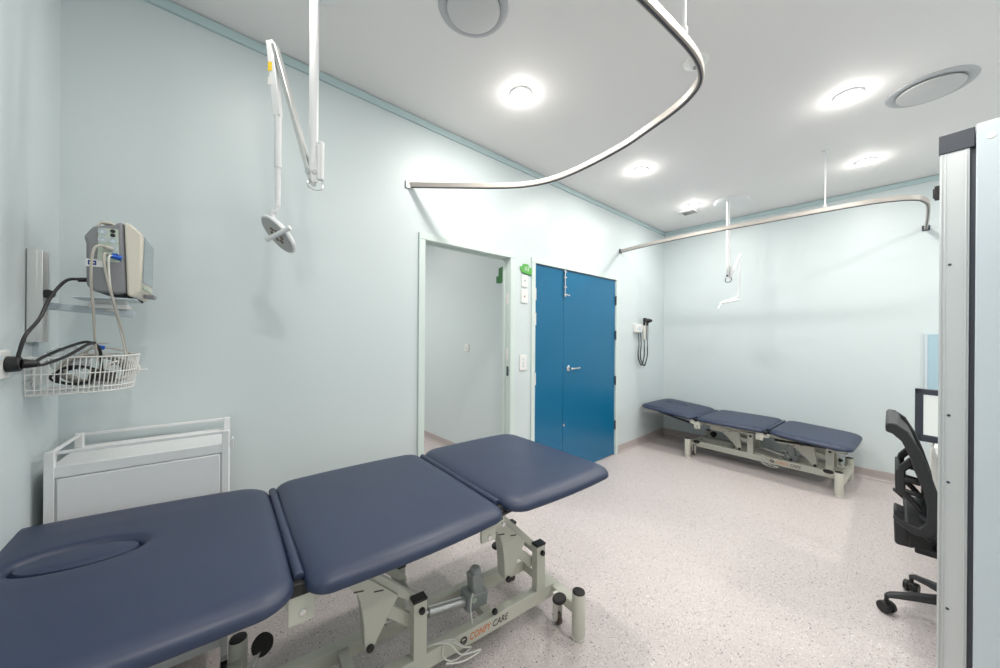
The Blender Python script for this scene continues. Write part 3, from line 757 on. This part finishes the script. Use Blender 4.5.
# power socket, plug and black cords
t = thing('power_socket', 'white wall power socket at the left edge behind the black plug', 'power socket', (XL, 1.485, 1.225))
b = nb(); bx(b, 0, .010, -.058, .036, -.036, .036); obj('face_plate', b, 'plastic', t, bevel=.003)
b = nb(); bx(b, .009, .014, -.045, -.033, .012, .026); obj('rocker_switch', b, 'cabinet', t, bevel=.001)
t = thing('mains_lead', 'black mains lead from wall plug looping up to the monitor back', 'power cord', (XL, 1.485, 1.225))
b = nb(); cyl(b, (.010, .005, 0), (.034, .005, 0), .021, .019); cyl(b, (.034, .005, 0), (.060, .012, -.001), .013, .008); obj('plug', b, 'black', t, bevel=.003)
def wl(x, y, z): return (x-XL, y-1.485, z-1.225)
b = nb(); tube(b, [wl(-.330, 1.488, 1.232), wl(-.326, 1.492, 1.262), wl(-.320, 1.505, 1.300), wl(-.31, 1.565, 1.345), wl(-.30, 1.615, 1.41), wl(-.275, 1.635, 1.462), wl(-.245, 1.635, 1.468), wl(-.232, 1.64, 1.470)], .0042, 8); obj('cord', b, 'black', t)
b = nb(); cyl(b, wl(-.252, 1.63, 1.466), wl(-.228, 1.64, 1.470), .0065); obj('strain_relief', b, 'black', t)
cableobj('basket_cord', [[(XL+.058, 1.50, 1.222), (-.305, 1.53, 1.232), (-.287, 1.57, 1.250), (-.262, 1.62, 1.268), (-.240, 1.66, 1.278), (-.222, 1.68, 1.268), (-.215, 1.70, 1.24), (-.215, 1.72, 1.16)], [(XL+.055, 1.495, 1.219), (-.295, 1.545, 1.220), (-.265, 1.60, 1.240), (-.238, 1.645, 1.268), (-.222, 1.665, 1.276)]], .0042, 'black', 'pair of black cords running from wall plug across into the basket')

# ------------------------------------------------------------------ exam lamps
def lathe_axis(bm, prof, c, ax, seg=24): lathe(bm, prof, c, ax, seg)
t = thing('examination_lamp', 'ceiling-hung white examination lamp with folded arm over near couch', 'examination lamp', (.355, 1.493, CEIL), 0, 'ceiling examination lamps')
o0 = Vector((.355, 1.493, CEIL))
def rel(x, y, z): return Vector((x, y, z))-o0
b = nb(); lathe(b, [(0, -.034), (.035, -.034), (.105, -.022), (.118, -.012), (.120, 0), (0, 0)], seg=48); obj('ceiling_rose', b, 'white', t)
b = nb(); cyl(b, rel(.355, 1.493, 2.68), rel(.355, 1.493, 2.02), .0165, seg=24); cyl(b, rel(.355, 1.493, 2.02), rel(.355, 1.493, 1.93), .0165, .0185, seg=24); pole = obj('pole', b, 'white', t)
J = Vector((.354, 1.490, 1.885)); E = Vector((.241, 1.594, 2.425)); D = Vector((.252, 1.584, 1.790))
b = nb(); box(b, rel(.354, 1.490, 1.930), (.026, .030, .075)); cyl(b, rel(.378, 1.478, 1.905), rel(.378, 1.478, 2.055), .011); cyl(b, rel(.368, 1.475, 1.905), rel(.368, 1.475, 2.04), .006); obj('joint_housing', b, 'white', pole, bevel=.004)
b = nb(); cyl(b, rel(.330, 1.482, 1.930), rel(.345, 1.490, 1.930), .011); cyl(b, rel(.354, 1.470, 1.930), rel(.354, 1.478, 1.930), .008)
tube(b, [rel(.343, 1.482, 1.905), rel(.332, 1.478, 1.890), rel(.336, 1.478, 1.868), rel(.352, 1.474, 1.862), rel(.376, 1.466, 1.866), rel(.382, 1.466, 1.885), rel(.380, 1.472, 1.905)], .0028, 6); obj('adjusting_ring', b, 'chrome', pole)
b = nb(); beam(b, J-o0, E-o0, .016, .030, up=(.7, .7, 0)); sp = obj('spring_arm', b, 'alu', t, bevel=.002)
side_ = Vector((.655, -.755, 0))
b = nb(); off = -Vector((F.x, F.y, 0))*.0095
beam(b, J-o0+off+Vector((0, 0, .03)), E-o0+off-Vector((0, 0, .03)), .004, .004, up=(.7, .7, 0)); obj('spring_slot', b, 'dark', sp)
b = nb(); beam(b, E-o0+Vector((-.012, .008, .012)), Vector(D)-o0+Vector((0, 0, .36)), .026, .024, up=(.7, .7, 0)); cyl(b, D-o0+Vector((0, 0, .37)), D-o0+Vector((0, 0, .16)), .0125, seg=18); cyl(b, D-o0+Vector((0, 0, .17)), D-o0+Vector((0, 0, .01)), .0105, .0095, seg=18); da = obj('drop_arm', b, 'white', t, bevel=.002)
b = nb(); dc = Vector((-.012, .010, 0)); tvec = -Vector((F.x, F.y, 0))
box(b, E-o0+Vector((-.008, .006, -.09))+tvec*.0125, (.016, .0015, .034), (0, 0, YAW-R(90))); obj('warning_label', b, 'yellow', da)
b = nb(); box(b, E-o0+Vector((-.008, .006, -.145))+tvec*.0125, (.016, .0015, .03), (0, 0, YAW-R(90))); obj('rating_label', b, 'plastic', da)
# head
cam_dir = (Vector((0, 0, 1.307))-Vector((.255, 1.582, 1.69))).normalized()
left_ = Vector((-.7465, .6655, 0))
nrm = (cam_dir*.58+(left_*.86+Vector((0, 0, -.50)))*.88).normalized()
HC = Vector((.255, 1.582, 1.692))-o0
b = nb(); lathe(b, [(0, -.026), (.040, -.024), (.070, -.014), (.080, -.004), (.080, .003), (.076, .005), (0, .005)], HC, nrm, 40); hd = obj('lamp_head', b, 'white', t)
b = nb(); lathe(b, [(0, .0045), (.074, .0045), (.074, .0065), (0, .0065)], HC, nrm, 40); obj('lamp_face', b, 'lampface', hd)
q = Vector((0, 0, 1)).rotation_difference(nrm)
b = nb()
for k in range(6):
    a = k*math.pi/3
    if k in (2, 5): pass
    cc = HC+q @ Vector((.026*math.cos(a), .026*math.sin(a), 0))
    lathe(b, [(0, .006), (.0095, .006), (.009, .0085), (0, .0095)], cc, nrm, 12)
obj('led_lenses', b, 'lens', hd)
hv = (left_*-.88+Vector((0, 0, .46))+cam_dir*.30).normalized()
hb = HC+nrm*.022+cam_dir*.045+hv*.024+Vector((0, 0, .005))
b = nb(); tube(b, [hb-hv*.058, hb-hv*.03, hb+hv*.02, hb+hv*.052-nrm*.004], .0085, 12, 4); cyl(b, HC, hb, .007, seg=12); obj('grip_handle', b, 'white', hd)
b = nb(); tube(b, [D-o0+Vector((0, 0, .02)), D-o0+Vector((-.004, .004, -.006)), D-o0+Vector((-.016, .014, -.018)), HC-nrm*.022-hv*.02], .008, 10, 4); obj('neck', b, 'white', hd)

# far lamp
FX, FY = 4.02, 1.086
t = thing('examination_lamp', 'distant white examination lamp hanging above the low far couch', 'examination lamp', (FX, FY, CEIL), 0, 'ceiling examination lamps')
b = nb(); lathe(b, [(0, -.036), (.05, -.036), (.140, -.026), (.152, -.014), (.155, 0), (0, 0)], (.10, .0, 0), seg=48); obj('ceiling_rose', b, 'white', t)
b = nb(); cyl(b, (0, 0, -.03), (0, 0, -.75), .0165, seg=20); pole = obj('pole', b, 'white', t)
b = nb(); box(b, (0, 0, -.765), (.03, .03, .10)); cyl(b, (.0, -.026, -.80), (.0, -.026, -.68), .011); obj('joint_housing', b, 'white', pole, bevel=.004)
b = nb(); tube(b, [(-.01, .015, -.80), (-.012, .018, -.835), (0, -.005, -.845), (0, -.03, -.83), (0, -.03, -.79)], .004, 6); cyl(b, (-.025, 0, -.78), (.025, 0, -.78), .009); obj('adjusting_ring', b, 'dark', pole)
b = nb(); beam(b, (.0, -.026, -.80), (.12, -.075, -.56), .018, .024, up=(1, 0, 0)); cyl(b, (0, -.026, -.80), (0.02, -.04, -.72), .013); obj('spring_arm', b, 'white', t, bevel=.002)
b = nb(); cyl(b, (.12, -.075, -.56), (.125, -.06, -.97), .008, seg=14); tube(b, [(.125, -.06, -.96), (.12, -.05, -.985), (.09, -.02, -1.0), (.05, -.01, -1.01)], .007, 8); obj('drop_arm', b, 'white', t)
hn = Vector((.15, -.13, -1)).normalized(); HC2 = Vector((.03, -.01, -1.035))
b = nb(); lathe(b, [(0, -.026), (.045, -.023), (.080, -.012), (.088, -.002), (.086, .005), (0, .006)], HC2, hn, 36); hd = obj('lamp_head', b, 'white', t)
b = nb(); lathe(b, [(0, .0055), (.078, .0055), (.078, .0075), (0, .0075)], HC2, hn, 32); obj('lamp_face', b, 'lampface', hd)
b = nb(); tube(b, [HC2+Vector((-.07, .05, -.02)), HC2+Vector((-.085, .065, -.045)), HC2+Vector((-.10, .075, -.075))], .008, 8, 3); obj('grip_handle', b, 'alu', hd)

# ------------------------------------------------------------------ things on the back wall
def sign_shape(s=1.0): return [(-.075, -.010), (-.075, .022), (-.045, .024), (-.043, .045), (-.022, .052), (.012, .052), (.030, .044), (.033, .024), (.072, .020), (.075, -.022), (.062, -.034), (.058, -.042), (-.052, -.030), (-.058, -.022), (-.070, -.020)]
t = thing('green_door_tag', 'green cut-out tag on the wall strip between the two doors', 'sign', (2.088, YB, 1.856))
b = nb(); prism(b, [(x*.95, z*.9) for x, z in sign_shape()], lambda a, z, q: (a, q, z), -.008, 0); obj('tag_plate', b, 'green', t, bevel=.001)
b = nb(); prism(b, [(-.060, -.030), (.062, -.042), (.060, -.050), (-.052, -.038)], lambda a, z, q: (a*.95, q, z*.9), -.010, -.001); obj('lower_edge', b, 'dkgreen', t)
b = nb(); bx(b, .012, .020, -.0095, -.0075, -.012, .018); cyl(b, (.016, -.0075, .028), (.016, -.0095, .028), .0045, seg=12); bx(b, -.022, -.018, -.0095, -.0075, -.012, .02); bx(b, -.008, -.004, -.0095, -.0075, -.006, .024); obj('white_marks', b, 'plastic', t)
def switch(x, z, w_, h_, label, mark='dark', wall='back', pos=None, n=1):
    if wall == 'back': t = thing('wall_switch', label, 'wall switch', (x, YB, z))
    else: t = thing('wall_switch', label, 'wall switch', pos, R(-90))
    b = nb(); bx(b, -w_/2, w_/2, -.009, 0, -h_/2, h_/2); obj('plate', b, 'plastic', t, bevel=.003)
    b = nb()
    for k in range(n): bx(b, -.008, .008, -.013, -.008, (k-(n-1)/2)*.026-.009, (k-(n-1)/2)*.026+.009)
    obj('rocker', b, mark, t, bevel=.001)
switch(2.065, 1.76, .07, .10, 'upper small white push plate under the green tag', 'cabinet')
switch(2.065, 1.635, .075, .115, 'second white plate with dark indicator below the green tag', 'cabinet')
b = nb(); lathe(b, [(0, 0), (.004, 0), (.003, .003), (0, .003)], (2.065, YB-.013, 1.765), (0, -1, 0), 10)
o = obj('indicator', b, 'green'); o.parent = [q for q in bpy.data.objects if q.name == 'wall_switch'][0]; o.matrix_parent_inverse = Matrix.Translation(-o.parent.location)
b = nb(); lathe(b, [(0, 0), (.005, 0), (.004, .003), (0, .003)], (2.062, YB-.013, 1.630), (0, -1, 0), 10)
o = obj('indicator', b, 'red'); o.parent = [q for q in bpy.data.objects if q.name == 'wall_switch.001'][0]; o.matrix_parent_inverse = Matrix.Translation(-o.parent.location)
switch(2.055, 1.085, .078, .125, 'tall white light switch plate at handle height between doors', 'cabinet', n=3)
switch(0, 0, .075, .075, 'white light switch seen through the open doorway', 'cabinet', 'corr', (NX, 3.06, 1.17))
t = thing('green_exit_tag', 'dark green stepped tag seen through the open doorway', 'sign', (NX, 2.520, 1.905), R(-90))
b = nb(); prism(b, [(-.055, -.085), (-.055, -.02), (-.025, -.02), (-.02, .055), (.055, .07), (.055, -.075), (0.0, -.09)], lambda a, z, q: (a, q, z), -.008, 0); obj('tag_plate', b, 'dkgreen', t)

# diagnostic set on the wall near the far corner
t = thing('diagnostic_set', 'wall-mounted otoscope and ophthalmoscope set with coiled black cords', 'medical instrument', (4.03, YB, 1.40))
b = nb(); bx(b, -.125, .015, -.045, 0, -.045, .055); obj('base_unit', b, 'plastic', t, bevel=.008, seg=3)
b = nb(); bx(b, .0, .165, -.038, 0, -.02, .03); obj('handle_cradle', b, 'plastic', t, bevel=.006)
b = nb(); cyl(b, (-.09, -.05, .0), (-.09, -.045, .0), .012); bx(b, -.07, -.02, -.047, -.044, -.02, .02); obj('dial', b, 'cabinet', t)
for k, x in enumerate((.055, .135)):
    b = nb(); cyl(b, (x, -.050, -.13), (x, -.050, .04), .0135, .015, seg=16); hd = obj('instrument_handle', b, 'cable_w' if k == 0 else 'grey', t)
    b = nb()
    if k == 0: cyl(b, (x, -.050, .04), (x, -.05, .125), .014, .016); box(b, (x, -.058, .105), (.032, .03, .05))
    else: cyl(b, (x, -.050, .04), (x, -.05, .085), .013, .015); lathe(b, [(0, -.02), (.027, -.02), (.027, .015), (.012, .05), (0, .05)], (x, -.055, .10), (.3, -1, 0), 20)
    obj('instrument_head', b, 'black', hd, bevel=.002)
for x0, x1, zz in ((.055, -.055, -.43), (.135, .0, -.44)):
    b = nb(); pts = [(x0, -.05, -.13), (x0+.005, -.05, -.22), (x0-.0, -.05, -.33), ((x0*.6+x1*.4), -.05, zz+.01), ((x0+x1)/2-.02, -.05, zz), (x1-.01, -.045, zz+.06), (x1-.02, -.04, -.30), (x1+.01, -.035, -.18), (x1+.005, -.03, -.05)]
    base_ = smooth_pts(pts, 26); pp = []
    for i, p in enumerate(base_):
        a = i*1.45; k = .0055 if 26 < i < len(base_)-30 else .001
        pp.append(p+Vector((k*math.cos(a), k*math.sin(a), 0)))
    tube(b, pp, .0048, 6, 0); obj('coiled_cord', b, 'black', t)

# ------------------------------------------------------------------ tall cabinet at right
t = thing('tall_cabinet', 'tall pale cabinet with aluminium edge profile and dark channel, right edge', 'cabinet', (1.872, -.108, 0), R(-8))
# local: -y runs along the face to the right, +x is depth
CH, CD, CW = 1.98, .30, .95
b = nb(); bx(b, .012, CD, -CW, -.004, .05, CH-.012); obj('carcass', b, 'cabinet', t, bevel=.002)
b = nb()
bx(b, -.006, .030, -.060, 0, .02, CH-.062)
for y in (-.004, -.012, -.054): bx(b, -.0095, -.004, y-.0018, y+.0018, .02, CH-.064)
prof = obj('edge_profile', b, 'profile', t, bevel=.001)
for z in (.42, .835, 1.055, 1.55):
    b = nb(); lathe(b, [(0, 0), (.0042, 0), (.0038, .0016), (0, .002)], (-.006, -.022, z), (-1, 0, 0), 12); obj('screw', b, 'dark', prof)
b = nb(); bx(b, -.010, CD, -.070, .002, CH-.062, CH); obj('top_cap', b, 'dark', t, bevel=.002)
b = nb(); bx(b, .004, .028, -.075, -.060, .02, CH-.05); obj('dark_channel', b, 'dark', t)
b = nb(); bx(b, -.016, .004, -CW, -.072, .02, CH+.004); dp = obj('door_panel', b, 'cabinet', t, bevel=.003)
b = nb(); lathe(b, [(0, 0), (.010, 0), (.009, .0015), (0, .002)], (-.016, -.100, CH-.045), (-1, 0, 0), 16); obj('screw_cover', b, 'plastic', dp)
b = nb(); tube(b, [(-.016, -.86, 1.0), (-.045, -.86, 1.01), (-.045, -.86, 1.14), (-.016, -.86, 1.15)], .006, 8); obj('door_handle', b, 'alu', dp)
b = nb(); bx(b, .02, CD-.02, -CW+.02, -.02, 0, .05); obj('plinth', b, 'dark', t)
b = nb(); bx(b, .004, .020, .0, .012, 1.775, 1.822); cyl(b, (.012, .010, 1.782), (.012, .010, 1.815), .006); obj('hinge_knuckle', b, 'black', t, bevel=.002)

# ------------------------------------------------------------------ office chair
t = thing('office_chair', 'black mesh-back swivel office chair half hidden behind the tall cabinet', 'office chair', (2.58, -.24, 0), 0)
# local y=+ is the back of the chair; facing -y
fy = lambda a, z, q: (q, a, z)
def cy_(p): return (p[0]+.24, p[1])
back_c = [cy_(p) for p in ((-.004, .918), (-.045, .885), (-.078, .80), (-.108, .715), (-.128, .63), (-.140, .55), (-.130, .485), (-.095, .462), (-.06, .475), (-.035, .50))]
HW = .215
for s in (-1, 1):
    b = nb(); pts = [(s*(HW-.018*(abs(k-4)/4)), y, z) for k, (y, z) in enumerate(back_c[:7])]
    P = smooth_pts(pts, 5); b2 = b
    # deep side frame: outline in side view
    outer = [cy_(p) for p in ((.014, .915), (.004, .928), (-.02, .925), (-.055, .895), (-.090, .82), (-.115, .74), (-.140, .64), (-.152, .55), (-.146, .49), (-.12, .458), (-.08, .45), (-.045, .468), (-.012, .50),
                               (-.012, .515), (-.05, .495), (-.09, .486), (-.108, .52), (-.108, .58), (-.098, .65), (-.072, .73), (-.055, .80), (-.035, .85), (-.008, .878), (.012, .885))]
    prism(b, outer, fy, s*HW-.011, s*HW+.011); obj('back_frame', b, 'meshb', t, bevel=.006, seg=3)
b = nb(); 
top = [cy_(p) for p in ((.014, .915), (.002, .928), (-.03, .92), (-.04, .89), (-.01, .878), (.012, .885))]
prism(b, top, fy, -HW, HW); obj('top_rail', b, 'meshb', t, bevel=.008, seg=3); b = nb(); low = [cy_(p) for p in ((-.146, .49), (-.12, .458), (-.08, .45), (-.045, .468), (-.05, .495), (-.09, .486))]; prism(b, low, fy, -HW, HW); obj('lower_rail', b, 'meshb', t, bevel=.008, seg=3)
b = nb()
P = smooth_pts([cy_(p)+(0,) for p in ((-.02, .91), (-.06, .86), (-.085, .79), (-.11, .70), (-.132, .61), (-.138, .53), (-.12, .475))], 4)
V = [[b.verts.new((x, p[0], p[1])) for x in (-HW, 0, HW)] + [b.verts.new((x, p[0]+.004, p[1])) for x in (-HW, 0, HW)] for p in P]
for A, B in zip(V, V[1:]):
    for i in (0, 1): b.faces.new((A[i], A[i+1], B[i+1], B[i])); b.faces.new((A[i+3], A[i+4], B[i+4], B[i+3]))
obj('mesh_panel', b, 'meshb', t)
b = nb()
for s in (-1, 1):
    f2 = [cy_(p) for p in ((-.060, .765), (-.030, .72), (-.024, .69), (-.024, .60), (-.040, .585), (-.095, .52), (-.104, .54), (-.06, .60), (-.05, .615), (-.05, .70), (-.075, .735))]
    prism(b, f2, fy, s*.13-.012, s*.13+.012)
    beam(b, (s*.13, .202, .665), (s*.13, .145, .655), .022, .022); beam(b, (s*.13, .202, .61), (s*.13, .14, .60), .022, .02)
bx(b, -.14, .14, .202, .222, .595, .70); obj('lumbar_support', b, 'meshb', t, bevel=.006)
b = nb(); prism(b, [cy_(p) for p in ((-.016, .49), (-.014, .46), (-.018, .33), (-.028, .322), (-.075, .325), (-.10, .36), (-.085, .42), (-.06, .475))], fy, -.055, .055); sp = obj('back_spine', b, 'meshb', t, bevel=.010, seg=3)
b = nb(); 
o = rr(.48, .46, .10, 6); prism(b, o, lambda a, q, z: (a, q-.07, z), .45, .485); prism(b, rr(.46, .44, .10, 6), lambda a, q, z: (a, q-.07, z), .48, .52); obj('seat', b, 'under', t, bevel=.014, seg=3)
b = nb(); box(b, (0, .05, .375), (.16, .26, .07)); box(b, (0, .115, .335), (.12, .09, .05)); cyl(b, (-.14, .10, .36), (.14, .10, .36), .014); cyl(b, (-.10, .115, .41), (.10, .115, .41), .018); bx(b, -.19, .19, -.12, .10, .41, .45)
mech = obj('tilt_mechanism', b, 'black', t, bevel=.006)
b = nb(); cyl(b, (0, 0, .10), (0, 0, .25), .030, .028); cyl(b, (0, 0, .25), (0, 0, .38), .016); obj('gas_lift', b, 'black', t)
b = nb(); lathe(b, [(0, .075), (.035, .075), (.042, .09), (.038, .135), (.03, .15), (0, .15)], seg=24); hub = obj('hub', b, 'meshb', t)
for k, deg in enumerate((110, 38, -34, -106, 182)):
    a = R(deg); dx, dy = math.cos(a), math.sin(a)
    b = nb(); UPLOCK[0] = True
    L0 = [Vector((dx*r_, dy*r_, z_)) for r_, z_ in ((.02, .115), (.09, .118), (.17, .105), (.245, .088), (.262, .080))]
    rings = []
    sdv = Vector((-dy, dx, 0))
    for i, p in enumerate(L0):
        w_ = (.028, .025, .021, .018, .014)[i]; h_ = (.024, .022, .018, .013, .010)[i]
        rings.append([b.verts.new(p+sdv*w_*ca+Vector((0, 0, h_*sa))) for ca, sa in [(math.cos(q*math.pi/4), math.sin(q*math.pi/4)) for q in range(8)]])
    for A, B in zip(rings, rings[1:]):
        for i in range(8): b.faces.new((A[i], A[(i+1) % 8], B[(i+1) % 8], B[i]))
    b.faces.new(rings[0]); b.faces.new(rings[-1]); UPLOCK[0] = False
    leg = obj('base_leg', b, 'meshb', t)
    cc = Vector((dx*.262, dy*.262, 0)); ca = a+R(35); w2 = Vector((math.cos(ca), math.sin(ca), 0))
    b = nb()
    for s in (-1, 1): cyl(b, cc+w2*s*.008+Vector((0, 0, .027)), cc+w2*s*.026+Vector((0, 0, .027)), .027, .025, seg=22)
    cyl(b, cc+Vector((0, 0, .03)), cc+Vector((0, 0, .085)), .008, seg=12); cyl(b, cc-w2*.012+Vector((0, 0, .03)), cc+w2*.012+Vector((0, 0, .03)), .022, seg=16)
    obj('castor', b, 'black', leg, bevel=.003)

# ------------------------------------------------------------------ desk, computer monitor, notice board
t = thing('desk', 'white desk partly hidden behind the tall cabinet and office chair', 'desk', (3.35, -.56, 0))
b = nb(); bx(b, -.52, .60, -.80, .40, .695, .720); obj('desktop', b, 'desk', t, bevel=.002)
for x in (-.50, .57):
    b = nb(); bx(b, x-.012, x+.012, -.78, .36, 0, .695); obj('side_panel', b, 'desk', t, bevel=.001)
b = nb(); bx(b, -.49, .56, .30, .318, .25, .695); obj('modesty_panel', b, 'desk', t)
t = thing('computer_monitor', 'black-framed computer monitor on the desk beyond the office chair', 'computer monitor', (2.90, -.36, .72), R(-14))
# local: screen plane along y, faces -x
b = nb()
for (y0, y1, z0, z1) in ((.245, .275, .033, .315), (-.275, -.245, .033, .315), (-.275, .275, .285, .315), (-.275, .275, .033, .070)):
    bx(b, -.012, .012, y0, y1, z0, z1)
bz = obj('bezel', b, 'dark', t, bevel=.003)
b = nb(); bx(b, -.007, .010, -.248, .248, .066, .288); obj('screen', b, 'paper', bz)
b = nb(); bx(b, .008, .035, -.16, .16, .08, .27); obj('rear_housing', b, 'black', bz, bevel=.006)
b = nb(); bx(b, .012, .035, -.025, .025, .0, .18); lathe(b, [(0, 0), (.10, 0), (.10, .006), (.02, .012), (0, .012)], (.03, 0, 0), seg=32); obj('stand', b, 'black', t, bevel=.002)
t = thing('notice_board', 'pale blue wall board between far couch end and tall cabinet', 'notice board', (XR-.002, -.75, 1.10), 0)
b = nb(); bx(b, -.012, 0, -.545, .545, -.36, .243); obj('board', b, 'board', t, bevel=.001)
b = nb()
for s in (-1, 1): bx(b, -.018, 0, s*.545-.008, s*.545+.008, -.36, .25)
obj('edge_strip', b, 'cabinet', t)
cableobj('desk_cable', [[(2.98, -.17, .80), (2.96, -.155, .74), (2.92, -.145, .70), (2.86, -.15, .50), (2.85, -.15, .30), (2.90, -.20, .02)]], .004, 'cable_w', 'pale cable hanging off the desk edge below computer monitor')
